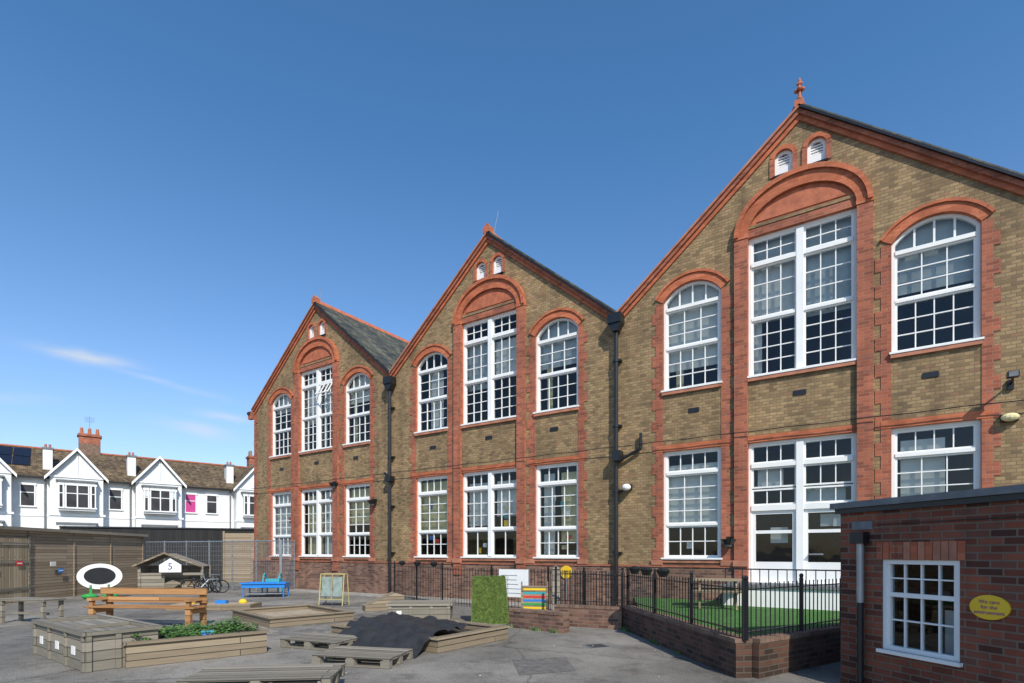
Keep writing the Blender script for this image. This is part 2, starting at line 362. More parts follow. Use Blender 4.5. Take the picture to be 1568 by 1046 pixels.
for xc in (XA,XB,XC):
    for off in (-2.62,2.62):
        x=xc+off;w=.775
        frame(x-w,x+w,LS,LT); a,b=x-w+.07,x+w-.07
        zs=[LS+.07,LS+.95,LT-.62,LT-.07]
        sash(a,b,zs[0],zs[1]-.03,4,2); sash(a,b,zs[1]+.03,zs[2]-.04,3,4); sash(a,b,zs[2]+.04,zs[3],4,1)
        WN.box(a,b,.07,.2,zs[1]-.03,zs[1]+.03,WP);WN.box(a,b,.06,.2,zs[2]-.04,zs[2]+.04,WP)
        gpane(a,b,zs[0],zs[1]); gpane(a,b,zs[1],zs[2]); gpane(a,b,zs[2],zs[3])
        frame(x-w,x+w,6.12,8.62,topbar=False)
        inn=arc(x,w-.075,8.62,.36); out=arc(x,w-.001,8.62,.418); WN.ring(inn,out,.08,.2,WP)
        Rr=((w-.075)**2+.36**2)/(2*.36); topf=lambda xx,x=x,Rr=Rr: 8.62+.36-Rr+math.sqrt(max(0,Rr*Rr-(xx-x)**2))
        sash(a,b,6.19,7.30,4,3); sash(a,b,7.36,8.38,3,3); WN.box(a,b,.07,.2,7.30,7.36,WP); WN.box(a,b,.06,.2,8.38,8.47,WP)
        bars(a,b,8.47,8.62,4,1,topf,.04)
        gpane(a,b,6.2,7.33); gpane(a,b,7.33,8.4); glass([(x-w+.05,8.4),(x+w-.05,8.4)]+arc(x,w-.05,8.62,.38)[::-1])
    w=1.18
    frame(xc-w,xc+w,6.12,9.73); WN.box(xc-.08,xc+.08,.04,.2,6.19,9.66,WP)
    for (a,b) in ((xc-w+.07,xc-.08),(xc+.08,xc+w-.07)):
        sash(a,b,6.19,7.60,3,4); WN.box(a,b,.07,.2,7.60,7.67,WP); sash(a,b,7.67,8.98,3,3)
        WN.box(a,b,.05,.2,8.98,9.08,WP); sash(a,b,9.08,9.66,3,2)
        gpane(a,b,6.2,7.63); gpane(a,b,7.63,9.03); gpane(a,b,9.03,9.65)
    if xc!=XC:
        frame(xc-w,xc+w,LS,LT); WN.box(xc-.07,xc+.07,.04,.2,LS+.07,LT-.07,WP)
        for (a,b) in ((xc-w+.07,xc-.07),(xc+.07,xc+w-.07)):
            sash(a,b,LS+.07,2.42,2,1); WN.box(a,b,.07,.2,2.42,2.49,WP); sash(a,b,2.49,3.84,3,3); WN.box(a,b,.05,.2,3.84,3.93,WP); sash(a,b,3.93,LT-.07,3,1)
            gpane(a,b,LS+.07,2.45); gpane(a,b,2.45,3.88); gpane(a,b,3.88,LT-.07)
    else:
        frame(xc-w,xc+w,.85,LT); WN.box(xc-.08,xc+.08,.04,.2,.92,LT-.07,WP)
        for (a,b) in ((xc-w+.07,xc-.08),(xc+.08,xc+w-.07)):
            sash(a,b,3.93,LT-.07,3,1); WN.box(a,b,.05,.2,3.82,3.93,WP); sash(a,b,3.30,3.82,3,1); sash(a,b,2.86,3.27,3,1)
            WN.box(a,b,.05,.2,2.72,2.86,WP)
            sash(a,b,.92,2.72,1,1,.09); WN.box(a+.09,b-.09,.11,.18,1.01,1.42,WP); WN.box(a+.09,b-.09,.12,.17,2.14,2.22,WP)
            gpane(a,b,1.36,2.72); gpane(a,b,2.86,3.85); gpane(a,b,3.85,LT-.07)
        WN.box(xc+.2,xc+.5,-.0,.1,1.6,1.63,GR)
    for off in (-.36,.36):
        x=xc+off
        WN.box(x-.2,x+.2,.06,.12,11.065,11.3,WP); WN.box(x-.2,x-.13,.06,.14,11.3,11.52,WP);WN.box(x+.13,x+.2,.06,.14,11.3,11.52,WP)
        WN.ring(arc(x,.13,11.52,.09,8),arc(x,.199,11.52,.158,8),.06,.14,WP)
        for k in range(4): WN.box(x-.13,x+.13,.09,.14,11.33+k*.065,11.36+k*.065,WP)
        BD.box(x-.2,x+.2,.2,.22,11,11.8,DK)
# one opened top-hung light on the far gable
WN.M=Matrix.Translation((XA+.62,.05,8.95))@Matrix.Rotation(math.radians(-30),4,'X')
for z in (0,-.5): WN.box(-.42,.42,-.02,.02,z-.05,z,WP)
for x in (-.42,-.14,.14,.38): WN.box(x,x+.04,-.018,.018,-.5,-.05,WP)
WN.M=Matrix.Identity(4)
WN.build('window_frames',school); GLS.build('window_glass',school)
def B(xc,off,w,z0,z1,m=WC): blind(xc+off-w,xc+off+w,z0,z1,m,.27+random.random()*.06)
B(XC,-2.62,.77,6.75,9.1); B(XC,2.62,.77,7.55,9.1,WC2); 
B(XC,-.62,.5,7.6,9.0,WC); B(XC,.62,.5,7.5,9.0,WC2); B(XC,0,1.1,9.2,9.7,WC2)
B(XC,-2.62,.77,2.35,4.1); B(XC,2.42,.4,2.9,4.2); B(XC,-.7,.3,3.35,3.8); B(XC,.5,.45,2.85,3.25,WC2); B(XC,.72,.3,2.3,2.6)
B(XC,-.5,.2,1.9,2.3)
B(XB,-.65,.5,7.4,9.1,WC2); B(XB,.6,.5,7.7,8.9); B(XB,-2.62,.3,6.2,8.6,WC); B(XB,2.62,.77,7.6,9.1,WC2)
B(XB,-2.62,.77,2.5,4.3,WY); B(XB,-.6,.5,2.6,4.1); B(XB,.65,.5,2.9,4.1); B(XB,2.95,.3,2.0,4.2,WY); B(XB,2.2,.2,1.6,4.2,WC)
B(XA,-2.62,.77,8.2,9.1); B(XA,-.6,.5,7.4,9.5); B(XA,.6,.5,7.8,9.0,WC2); B(XA,2.62,.77,7.9,9.1)
B(XA,-2.62,.77,1.6,4.4,WC); B(XA,-.5,.55,1.6,4.2,WY); B(XA,.6,.45,1.6,4.3,WC); B(XA,2.62,.77,2.8,4.3,WY)
for xc in (XA,XB,XC):
    for off in (-2.62,-.6,.6,2.62):
        if random.random()<.6: B(xc,off-.4,.1,6.2,8.9,random.choice([WC,WC2,WY]))
for k in range(26):
    xx=random.choice([XA,XB,XB,XC-2])+random.choice([-2.62,-.6,.6,2.62])+random.uniform(-.4,.4); z=random.uniform(1.6,3.4)
    BD.box(xx-.09,xx+.09,.21+k*.001,.215+k*.001,z,z+random.uniform(.12,.28),random.choice([REDP,YEL,WP,WP,BLU,WY,TUR]))
BD.build('blinds_and_drapes',school)
# pipes
D=MB()
def pipe(x,ztop):
    D.box(x-.2,x+.2,-.34,-.02,ztop-.05,ztop+.22,BL); D.prism([(x-.2,ztop-.05),(x-.08,ztop-.28),(x+.08,ztop-.28),(x+.2,ztop-.05)],-.3,-.06,BL)
    D.cyl((x,-.16,ztop-.2),(x,-.16,.15),.058,.058,BL,12)
    for z in (7.2,5.3,3.4,1.6): D.cyl((x,-.16,z),(x,-.16,z+.1),.078,.078,BL,12); D.box(x-.13,x+.13,-.12,-.0,z+.02,z+.08,BL)
pipe(V2+.02,8.35); pipe(V1+.05,8.2)
D.box(V2-.03,V2+.2,-.34,-.06,4.3,4.6,BL)
D.cyl((V2+.06,-.16,4.3),(V2+.75,-.12,4.62),.045,.045,BL); D.cyl((V2+.75,-.12,4.6),(V2+.75,-.12,5.05),.045,.045,BL)
D.cyl((V1+.05,-.16,4.5),(V1-.25,-.16,4.75),.05,.05,BL); D.box(V1-.1,V1+.2,-.3,-.05,4.4,4.6,BL)
def cable(a,b,z,y,sag=.02,st=1.6):
    n=int((b-a)/st)
    for i in range(n):
        x0,x1=a+(b-a)*i/n,a+(b-a)*(i+1)/n; xm=(x0+x1)/2
        D.cyl((x0,y,z),(xm,y,z-sag),.012,.012,BL,5); D.cyl((xm,y,z-sag),(x1,y,z),.012,.012,BL,5)
cable(XL,XR,4.74,-.17)
D.build('downpipes',school)
def lamp(name,x,z,kind):
    m=MB()
    if kind=='bulk':
        m.box(x-.1,x+.1,-.12,.0,z-.08,z+.08,BL); m.ball((x,-.2,z-.02),.13,.12,.1,WP)
    elif kind=='lantern':
        m.box(x-.05,x+.05,-.22,0,z+.04,z+.09,BL); m.cyl((x,-.2,z-.12),(x,-.2,z+.02),.12,.2,BL,10); m.ball((x,-.2,z-.12),.1,.1,.08,LEAD)
    elif kind=='flood':
        m.cyl((x,0,z),(x,-.42,z+.12),.022,.022,BL); m.box(x-.12,x+.06,-.52,-.38,z+.04,z+.16,BL); m.box(x-.1,x+.04,-.53,-.521,z+.05,z+.15,LEAD); m.box(x-.05,x+.05,-.06,0,z-.1,z+.1,BL)
    else:
        m.box(x-.14,x+.14,-.1,0,z-.07,z+.07,BL); m.ball((x,-.12,z),.15,.1,.085,WY)
    return m.build(name)
lamp('wall_lamp',V2+.35,3.55,'bulk'); lamp('wall_lantern',XC-1.62,1.98,'lantern'); lamp('floodlight',2.3,5.1,'flood'); lamp('oval_bulkhead_lamp',2.28,4.42,'oval')
lamp('wall_lamp',XA+3.75,3.7,'lantern'); lamp('wall_lamp',XA+1.4,4.55,'lantern')
m=MB(); m.cyl((-7.97,-.05,1.05),(-7.97,-.085,1.05),.2,.2,YEL,24); m.box(-8.08,-7.86,-.092,-.087,1.07,1.085,BL); m.box(-8.06,-7.88,-.092,-.087,1.02,1.035,BL); m.cyl((-7.97,-.06,.2),(-7.97,-.08,.9),.02,.02,GR,6); m.build('round_yellow_sign')
m=MB(); m.box(-3.05,1.5,-1.35,-.06,0,.84,WP); m.box(-3.1,1.55,-1.4,-.055,.842,.9,LEAD)
for k in range(24): m.cyl((-3.0+k*.19,-1.3,.9),(-3.0+k*.19,-1.3,1.25),.012,.012,BL,6)
m.box(-3.02,1.5,-1.32,-1.28,1.25,1.28,BL); m.build('entrance_ramp')
# ------------------------------------------------------------ ground
m=MB(); m.poly([(-400,-400,0),(400,-400,0),(400,400,0),(-400,400,0)],ASP); m.build('ground')
m=MB(); m.box(XL+2,V2-.5,-1.0,-.06,0,.03,CONC); m.build('pavement')
def cxy(l): return [tuple(P(a,b))[:2] for a,b in l]
m=MB()
for pl in ([(.1,7.3),(.9,7.6),(.85,8.6),(.0,8.4)],[(-7.5,16),(-4.6,16.6),(-4.9,17.6),(-7.8,17.1)]):
    m.poly([(*q,.004) for q in cxy(pl)],PATCH)
m.build('asphalt_repair_patch')
m=MB(); m.ext(cxy([(2.75,11.6),(3.25,7.45),(5.2,8.7),(6.5,7.9),(9.7,9.4),(9.9,11.1),(3.45,15.5)]),.0,.40,SOIL,TURF); m.build('lawn')
# ------------------------------------------------------------ low walls + railings
def wallseg(m,a,b,h,t,mat_,cop=None):
    a=Vector((*a,0));b=Vector((*b,0)); L=(b-a).length; ang=math.degrees(math.atan2(b.y-a.y,b.x-a.x))
    m.M=site(a.x,a.y,ang); m.box(0,L,-t/2,t/2,0,h,mat_)
    if cop:
        n=max(1,round(L/.115))
        for i in range(n): m.box(i*L/n+.004,(i+1)*L/n-.004,-t/2-.012,t/2+.012,h+.002,h+.06+random.uniform(-.004,.004),cop)
    m.M=Matrix.Identity(4)
def rail(m,a,b,z0,z1,sp=.11,post=1.6):
    a=Vector((*a,0));b=Vector((*b,0)); L=(b-a).length; ang=math.degrees(math.atan2(b.y-a.y,b.x-a.x))
    m.M=site(a.x,a.y,ang)
    m.box(0,L,-.02,.02,z1-.09,z1-.075,BL); m.box(0,L,-.02,.02,z0+.08,z0+.095,BL)
    n=int(L/sp)
    for i in range(n+1):
        x=i*L/n; m.cyl((x,0,z0),(x,0,z1),.009,.009,BL,6)
    k=max(1,round(L/post))
    for i in range(k+1):
        x=i*L/k; m.box(x-.02,x+.02,-.022,.022,z0-.02,z1+.04,BL); m.ball((x,0,z1+.07),.032,.032,.035,BL,8,5)
    m.M=Matrix.Identity(4)
m=MB(); wallseg(m,(2.5,11.75),(3.05,7.15),.46,.22,DW,COP); wallseg(m,(3.17,7.2),(5.3,8.6),.46,.22,DW,COP); m.build('brick_retaining_wall')
m=MB(); rail(m,(2.5,11.75),(3.05,7.15),.52,1.25); rail(m,(3.07,7.13),(5.3,8.6),.52,1.25); m.build('iron_railing')
m=MB(); wallseg(m,(1.0,12.4),(2.4,11.8),.42,.22,PL,COP); m.build('low_brick_wall')
m=MB(); rail(m,(1.0,12.4),(2.4,11.8),.48,1.25); m.build('iron_railing')
m=MB(); wallseg(m,(0.0,12.1),(1.12,11.2),.36,.22,PL,COP); m.build('low_brick_wall')
m=MB(); rail(m,(-4.3,19.9),(-2.2,17.2),.0,1.25); rail(m,(-2.2,17.2),(1.0,15.0),.0,1.2); rail(m,(1.0,15.0),(2.6,12.2),0,1.2); m.build('iron_railing')
for (x,y,z) in ((2.55,11.3,1.27),(2.75,9.9,1.27),(2.62,10.6,1.27),(-3.9,19.3,1.26),(-3.2,18.4,1.26),(-2.5,17.4,1.26)):
    m=MB(); m.M=site(x,y,0,z); m.cyl((0,0,-.06),(0,0,.05),.07,.13,BL,12); m.ball((0,0,.06),.12,.12,.05,BL,10,5); m.build('railing_planter')
m=MB(); m.M=site(.2,15.0,-30); m.box(-.45,.45,-.33,-.3,.45,1.2,WP)
for k in range(5): m.box(-.38,.1+.2*random.random(),-.335,-.331,.55+k*.12,.565+k*.12,GR)
m.box(-.47,-.43,-.31,-.27,0,1.22,GR); m.box(.43,.47,-.31,-.27,0,1.22,GR); m.build('white_notice_board')
m=MB(); m.M=site(.55,13.2,-8)
m.box(-.3,.3,-.02,.02,.15,.85,WTAN)
for k,c in enumerate([REDP,YEL,GRNP,BLU,REDP,TUR,YEL]): m.box(-.27,.27,-.026,-.021,.2+k*.09,.25+k*.09,c)
m.box(-.33,-.3,-.03,.03,0,.95,WTAN); m.box(.3,.33,-.03,.03,0,.95,WTAN); m.build('colourful_sign')
m=MB(); m.M=site(1.05,13.0,0); m.box(-.09,.09,-.09,.09,0,1.25,WGREY); m.prism([(-.11,1.25),(0,1.36),(.11,1.25)],-.11,.11,WGREY); m.build('timber_gate_post')
# ------------------------------------------------------------ brick outbuilding
ob=empty('brick_outbuilding')
m=MB(); m.M=site(4.17,6.9,-73.7)
wx0,wx1,wz0,wz1=.557,1.412,.53,1.57
H=2.2
m.box(0,wx0,0,.24,-.1,H,DB); m.box(wx1,5.6,0,.24,-.1,H,DB); m.box(wx0,wx1,0,.24,-.1,wz0,DB); m.box(wx0,wx1,0,.24,wz1,H,DB)
m.box(0,.24,.24,3.5,-.1,H,DB); m.box(5.36,5.6,.24,3.5,-.1,H,DB); m.box(.24,5.36,3.26,3.5,-.1,H,DB)
for k in range(12):
    x=wx0-.06+k*.0815; m.box(x,x+.073,-.006,.02,wz1+.004,wz1+.2,random.choice([RB,R,TS]))
m.build('walls',ob)
m=MB(); m.M=site(4.17,6.9,-73.7); m.box(-.08,5.7,-.09,3.6,H+.002,H+.075,LEAD); m.box(-.04,5.64,-.05,.02,H-.06,H,BL); m.build('flat_roof',ob)
m=MB(); m.M=site(4.17,6.9,-73.7)
f=.05
m.box(wx0,wx0+f,.02,.12,wz0,wz1,WP);m.box(wx1-f,wx1,.02,.12,wz0,wz1,WP);m.box(wx0+f,wx1-f,.02,.12,wz0,wz0+f,WP);m.box(wx0+f,wx1-f,.02,.12,wz1-f,wz1,WP)
m.box(wx0-.03,wx1+.03,-.05,.1,wz0-.04,wz0-.001,WP); zm=(wz0+wz1)/2+.12
m.box(wx0+f,wx1-f,.03,.1,zm-.025,zm+.025,WP)
for sx in range(1,4):
    x=wx0+f+(wx1-wx0-2*f)*sx/4; m.box(x-.009,x+.009,.05,.09,wz0+f,wz1-f,WP)
m.box(wx0+f,wx1-f,.052,.088,zm-.299,zm-.281,WP)
m.box(wx0+f,wx1-f,.052,.088,zm+.18,zm+.196,WP)
for x in (wx0+f,wx1-f-.03): m.box(x,x+.03,.035,.1,wz0+f,wz1-f,WP)
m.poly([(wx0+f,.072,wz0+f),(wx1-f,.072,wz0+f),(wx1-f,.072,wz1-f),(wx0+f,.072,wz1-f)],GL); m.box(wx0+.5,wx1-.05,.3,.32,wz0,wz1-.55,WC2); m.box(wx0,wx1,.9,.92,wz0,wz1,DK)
m.build('sash_window',ob)
m=MB(); m.M=site(4.17,6.9,-73.7); m.cyl((.33,-.06,.0),(.33,-.06,1.78),.035,.035,BL,12); m.box(.25,.41,-.13,-.01,1.76,1.9,BL); m.cyl((.33,-.06,1.05),(.33,-.06,1.8),.04,.04,GR,12); m.box(.18,.45,-.02,-.001,1.93,2.03,LEAD)
m.cyl((.5,-.012,1.98),(3.5,-.012,1.99),.006,.006,BL,6); m.build('downpipe',ob)
m=MB(); m.M=site(4.17,6.9,-73.7)
cx,cz=1.69,1.12; pts=[(cx+.175*math.cos(a*math.pi/16),cz+.12*math.sin(a*math.pi/16)) for a in range(32)]
m.prism(pts,-.02,-.002,YEL)
m.build('oval_yellow_sign')
def text(body,size,matw,name,mt,parent=None):
    c=bpy.data.curves.new(name,'FONT'); c.body=body; c.size=size; c.align_x='CENTER'; c.align_y='CENTER'; c.extrude=.001
    o=bpy.data.objects.new(name,c); S.collection.objects.link(o); o.matrix_world=matw; c.materials.append(mt)
    if parent: o.parent=parent
    return o
MR=Matrix.Rotation(math.pi/2,4,'X')
par=bpy.data.objects['oval_yellow_sign']
PUR=plain('purple_letters',(.25,.05,.25),.5)
text('We care\nfor the\nenvironment',.052,site(4.17,6.9,-73.7)@Matrix.Translation((cx,-.0225,cz))@MR,'sign_lettering',PUR,par)
# ------------------------------------------------------------ yard objects
sh=empty('timber_shed')
m=MB(); m.M=site(-16.4,17.4,95.7)
m.box(-6,8,0,3.5,0,2.42,WFEN)
for x in (-3,-.2,1.2,3.4,5.6,7.95): m.box(x-.03,x+.03,-.03,.0,0,2.4,WFEN)
m.box(-.6,.28,-.05,-.002,.02,2.15,WDOOR); m.box(.32,1.1,-.05,-.002,.02,2.15,WDOOR)
for z in (.4,1.3,1.9): m.box(-.55,1.05,-.075,-.052,z,z+.1,WGREY)
m.box(-.72,-.62,-.06,0,0,2.25,WGREY); m.box(1.12,1.2,-.06,0,0,2.25,WGREY)
m.build('walls',sh)
m=MB(); m.M=site(-16.4,17.4,95.7); m.box(-6.2,8.2,-.10,3.7,2.422,2.50,LEAD); m.box(-6.2,8.2,-.12,-.101,2.40,2.51,WGREY); m.build('felt_roof',sh)
for (x,z,c) in ((2.2,1.25,WP),(2.6,1.0,BLU),(.7,1.3,REDP),(-.3,1.1,PUR)):
    m=MB(); m.M=site(-16.4,17.4,95.7); m.box(x-.14,x+.14,-.09,-.08,z-.08,z+.08,c); m.box(x-.1,x+.1,-.094,-.091,z-.02,z+.02,WP); m.build('small_wall_sign')
m=MB(); m.M=site(-24,29,20); m.box(0,9.5,0,.1,0,3.0,WBLK); m.box(-.1,9.6,-.06,.16,3.002,3.08,BL); m.build('black_boundary_fence')
m=MB(); m.M=site(-16.2,30.5,5); m.box(0,6.0,0,.1,0,2.75,WFEN)
for k in range(4): m.box(k*1.95,k*1.95+.1,-.05,0,0,2.85,WFEN)
m.build('timber_boundary_fence')
m=MB(); m.M=site(-14.85,19.6,38)
o=[(.66*math.cos(a*math.pi/16),.80+.46*math.sin(a*math.pi/16)) for a in range(32)]; i_=[(.46*math.cos(a*math.pi/16),.82+.30*math.sin(a*math.pi/16)) for a in range(32)]
m.prism(o,0,.04,WP); m.prism(i_,-.02,-.001,BL)
m.box(-.30,-.22,.0,.06,0,.5,GRNP); m.box(.22,.30,.0,.06,0,.5,GRNP); m.ball((-.3,-.05,.10),.24,.16,.10,GRNP); m.ball((.3,-.05,.10),.24,.16,.10,GRNP); m.build('oval_chalkboard')
m=MB(); m.M=site(-15.2,22.2,15)
for x in (0,2.3): 
    for y in (0,1.1): m.box(x-.05,x+.05,y-.05,y+.05,0,1.1,WGREY)
m.box(0,2.3,1.05,1.1,.1,1.1,WGREY); m.box(0,.9,0,.04,.1,.75,WGREY); m.box(0,2.3,-.02,.04,.72,.82,WGREY); m.box(.0,.05,0,1.1,.1,1.1,WGREY)
m.poly([(-.2,-.2,1.08),(.95,-.2,1.62),(.95,1.3,1.62),(-.2,1.3,1.08)],WGREY); m.poly([(2.3,-.2,1.08),(.95,-.2,1.62),(.95,1.3,1.62),(2.3,1.3,1.08)],WGREY)
m.prism([(-.2,1.06),(.95,1.60),(2.3,1.06),(2.3,1.12),(.95,1.68),(-.2,1.12)],-.24,-.2,WTAN)
m.prism([(.8,.85),(1.6,.85),(1.6,1.15),(1.2,1.42),(.8,1.15)],-.3,-.26,WP)
m.box(1.4,2.1,.3,.8,.1,.5,WTAN); m.build('wooden_playhouse')
ph=bpy.data.objects['wooden_playhouse']
text('5',.38,site(-15.2,22.2,15)@Matrix.Translation((1.2,-.305,1.08))@MR,'house_number',plain('navy_paint',(.01,.03,.2)),ph)
m=MB()
def meshf(a,b,h):
    a=Vector((*a,0));b=Vector((*b,0)); L=(b-a).length; ang=math.degrees(math.atan2(b.y-a.y,b.x-a.x)); m.M=site(a.x,a.y,ang)
    n=int(L/.1)
    for i in range(n+1): m.box(i*L/n-.004,i*L/n+.004,0,.008,.05,h,GR)
    for k in range(11): m.box(0,L,-.006,.0,.08+k*(h-.1)/10,.09+k*(h-.1)/10,GR)
    k=max(1,round(L/1.5))
    for i in range(k+1): m.cyl((i*L/k,.03,0),(i*L/k,.03,h+.05),.03,.03,GR,8)
    m.cyl((0,.03,h),(L,.03,h),.024,.024,GR,8)
meshf((-17.3,25.5),(-13.5,24.2),2.15); meshf((-13.5,24.2),(-9.6,22.6),2.15); meshf((-9.6,22.6),(-9.7,24.3),2.15); m.build('mesh_fence')
def bike(x,y,ang):
    m=MB(); m.M=site(x,y,ang)
    for cx_ in (0,.75):
        for k in range(16):
            a,b=k*math.pi/8,(k+1)*math.pi/8
            m.cyl((cx_+.25*math.cos(a),0,.26+.25*math.sin(a)),(cx_+.25*math.cos(b),0,.26+.25*math.sin(b)),.022,.022,BL,6)
        for k in range(4):
            a=k*math.pi/4; m.cyl((cx_-.24*math.cos(a),0,.26-.24*math.sin(a)),(cx_+.24*math.cos(a),0,.26+.24*math.sin(a)),.004,.004,GR,4)
    for p,q in (((0,0,.26),(.25,0,.55)),((.25,0,.55),(.62,0,.58)),((.25,0,.55),(.35,0,.24)),((.35,0,.24),(.62,0,.58)),((0,0,.26),(.35,0,.24)),((.75,0,.26),(.6,0,.72))):
        m.cyl(p,q,.018,.018,random.choice([BL,BL,GR]),6)
    m.cyl((.6,-.2,.74),(.6,.2,.74),.014,.014,GR,6); m.ball((.22,0,.64),.12,.06,.035,BL,8,5); m.cyl((.25,0,.55),(.23,0,.64),.012,.012,GR,6)
    m.build('childs_bicycle')
bike(-13.3,22.3,10); bike(-12.9,22.7,-20); bike(-12.5,21.9,40); bike(-12.8,22.3,70)
m=MB(); m.M=site(-9.9,19.9,8)
for x in (.05,1.45):
    for y in (.05,.75): m.cyl((x,y,0),(x,y,.38),.025,.025,BLU,8)
m.box(0,1.5,0,.8,.36,.40,BLU); m.box(0,1.5,0,.05,.40,.54,BLU);m.box(0,1.5,.75,.8,.40,.54,BLU);m.box(0,.05,.05,.75,.40,.54,BLU);m.box(1.45,1.5,.05,.75,.40,.54,BLU)
m.box(-.05,1.55,-.05,.0,.5,.55,BLU); m.box(.1,1.4,.1,.7,.12,.15,GR); m.build('water_play_table')
m=MB(); m.M=site(-9.2,20.9,10)
for sx in (-.28,.28):
    for k in range(12):
        a,b=k*math.pi/11,(k+1)*math.pi/11
        m.cyl((sx,-.35*math.cos(a),.1+.75*math.sin(a)),(sx,-.35*math.cos(b),.1+.75*math.sin(b)),.03,.03,TUR,6)
m.box(-.28,.28,-.25,.25,.3,.36,TUR); m.box(-.28,.28,.1,.16,.36,.65,TUR); m.build('turquoise_rocker_toy')
m=MB(); m.M=site(-6.0,16.9,-10)
for x in (0,.78):
    m.cyl((x,0,0),(x,.12,.98),.018,.018,YF,8); m.cyl((x,.45,0),(x,.33,.98),.018,.018,YF,8); m.cyl((x,.08,.3),(x,.4,.3),.012,.012,YF,6); m.cyl((x,.12,.98),(x,.33,.98),.018,.018,YF,8)
m.poly([(.05,.06,.3),(.36,.06,.3),(.36,.12,.9),(.05,.12,.9)],PANEL); m.poly([(.42,.06,.3),(.73,.06,.3),(.73,.12,.9),(.42,.12,.9)],PANEL); m.cyl((0,.12,.98),(.78,.12,.98),.018,.018,YF,8); m.cyl((0,.33,.98),(.78,.33,.98),.018,.018,YF,8)
m.cyl((.39,.04,.2),(.39,.12,.98),.012,.012,YF,6); m.cyl((.0,.04,.2),(.78,.04,.2),.016,.016,YF,6); m.box(0,.78,.1,.35,.16,.2,PANEL); m.build('painting_easel')
def frame_bed(x,y,ang,L,Wd,h,fill,t=.1,fz=None):
    m=MB(); m.M=site(x,y,ang)
    m.box(0,L,0,t,0,h,WTAN); m.box(0,L,Wd-t,Wd,0,h,WTAN); m.box(0,t,t+.002,Wd-t-.002,0,h-.003,WTAN); m.box(L-t,L,t+.002,Wd-t-.002,0,h-.003,WTAN)
    m.box(-.03,L+.03,-.03,t+.02,h,h+.035,WTAN); m.box(-.03,L+.03,Wd-t-.02,Wd+.03,h,h+.035,WTAN)
    m.box(-.03,t+.02,t+.02,Wd-t-.02,h+.002,h+.033,WTAN); m.box(L-t-.02,L+.03,t+.02,Wd-t-.02,h+.002,h+.033,WTAN)
    m.box(t,L-t,t,Wd-t,0,fz or h*.55,fill); return m
frame_bed(-5.3,11.9,44,2.0,2.5,.19,SAND).build('sandpit')
frame_bed(-1.22,8.9,53,1.9,2.9,.22,SOIL).build('raised_timber_bed')
m=MB(); m.M=site(-3.0,13.2,3); m.box(0,1.5,0,1,0,.36,WGREY); m.box(-.05,1.55,-.05,1.05,.362,.41,WGREY); 
for x in (0,.5,1.0,1.42): m.box(x,x+.08,-.025,-.001,0,.36,WGREY)
m.box(.2,.32,-.03,-.026,.14,.24,WP); m.build('timber_storage_box')
m=MB(); m.M=site(-4.1,15.2,25)
m.prism([(0,0),(1.1,0),(1.1,.42),(.85,.5),(0,.15)],0,.5,WTAN); m.box(1.1,1.6,0,.5,0,.2,WGREY); m.build('wooden_climbing_ramp')
m=MB(); m.M=site(-7.8,8.9,-36.4)
m.box(0,2.4,0,.9,0,.5,WGREY); m.box(-.04,2.44,-.04,.06,.502,.56,WGREY); m.box(-.04,2.44,.84,.94,.502,.56,WGREY); m.box(-.04,.06,.062,.838,.504,.558,WGREY); m.box(2.34,2.44,.062,.838,.504,.558,WGREY); m.box(.8,1.5,.08,.83,.504,.55,WGREY)
for x in (0,.78,1.58,2.33): m.box(x-.0,x+.07,-.03,-.001,0,.5,WGREY)
for x in (.3,1.1,1.85): m.box(x,x+.15,-.012,-.002,.2,.32,WP)
m.box(2.401,2.43,.35,.42,0,.5,WGREY); m.box(2.401,2.43,.0,.07,0,.5,WGREY); m.build('wooden_storage_planter')
m=frame_bed(-5.5,7.75,40,1.9,1.45,.33,SOIL,fz=.3); m.build('vegetable_bed')
m=MB(); m.M=site(-5.5,7.75,40)
for k in range(5600):
    x=random.uniform(.08,1.82);y=random.uniform(.08,1.37)
    dens=mathutils.noise.noise(Vector((x*3.3,y*3.3,0)))
    if dens<-.28: continue
    z=.32+random.random()*(.07+.16*max(0,dens+.2)); r=random.uniform(.012,.034); a=random.random()*6.28; tl=random.uniform(-.6,.6)
    u=Vector((math.cos(a),math.sin(a),tl*.6))*r; w=Vector((-math.sin(a),math.cos(a),random.uniform(-.5,.5)))*r*.7; c=Vector((x,y,z))
    m.poly([c-u,c+w,c+u,c-w],LEAF)
m.build('vegetable_plants')
m=MB(); m.M=site(-4.85,8.5,30,.33); m.box(0,.16,0,.12,0,.07,BLU); m.box(-.01,.17,-.01,.13,.07,.085,TUR); m.build('blue_tub')
m=MB(); m.M=site(-9.55,12.2,-7)
for x in (.15,2.5):
    m.box(x-.06,x+.06,.42,.5,0,.85,WOR); m.box(x-.06,x+.06,-.04,.04,0,.42,WOR); m.box(x-.05,x+.05,.04,.42,.30,.40,WOR); m.box(x-.06,x+.06,-.08,.46,.58,.64,WOR); m.box(x-.04,x+.04,-.04,.04,.42,.58,WOR)
for y in (-.06,.1,.26): m.box(0,2.65,y,y+.13,.42,.46,WOR)
m.box(0,2.65,.36,.40,.70,.85,WOR); m.box(0,2.65,.36,.40,.52,.64,WOR); m.build('wooden_bench')
m=MB(); m.M=site(-9.8,15.4,5)
m.box(0,2.3,0,.9,.0,.16,WTAN); m.box(.08,2.22,.08,.82,.16,.165,SAND)
m.ball((.5,.4,.2),.14,.12,.1,YEL,10,6); m.box(1.2,1.5,.3,.5,.166,.26,BLU); m.ball((1.9,.5,.2),.12,.1,.09,YEL,10,6); m.cyl((.9,.3,.166),(.9,.3,.3),.08,.1,REDP,10); m.build('sand_tray_with_toys')
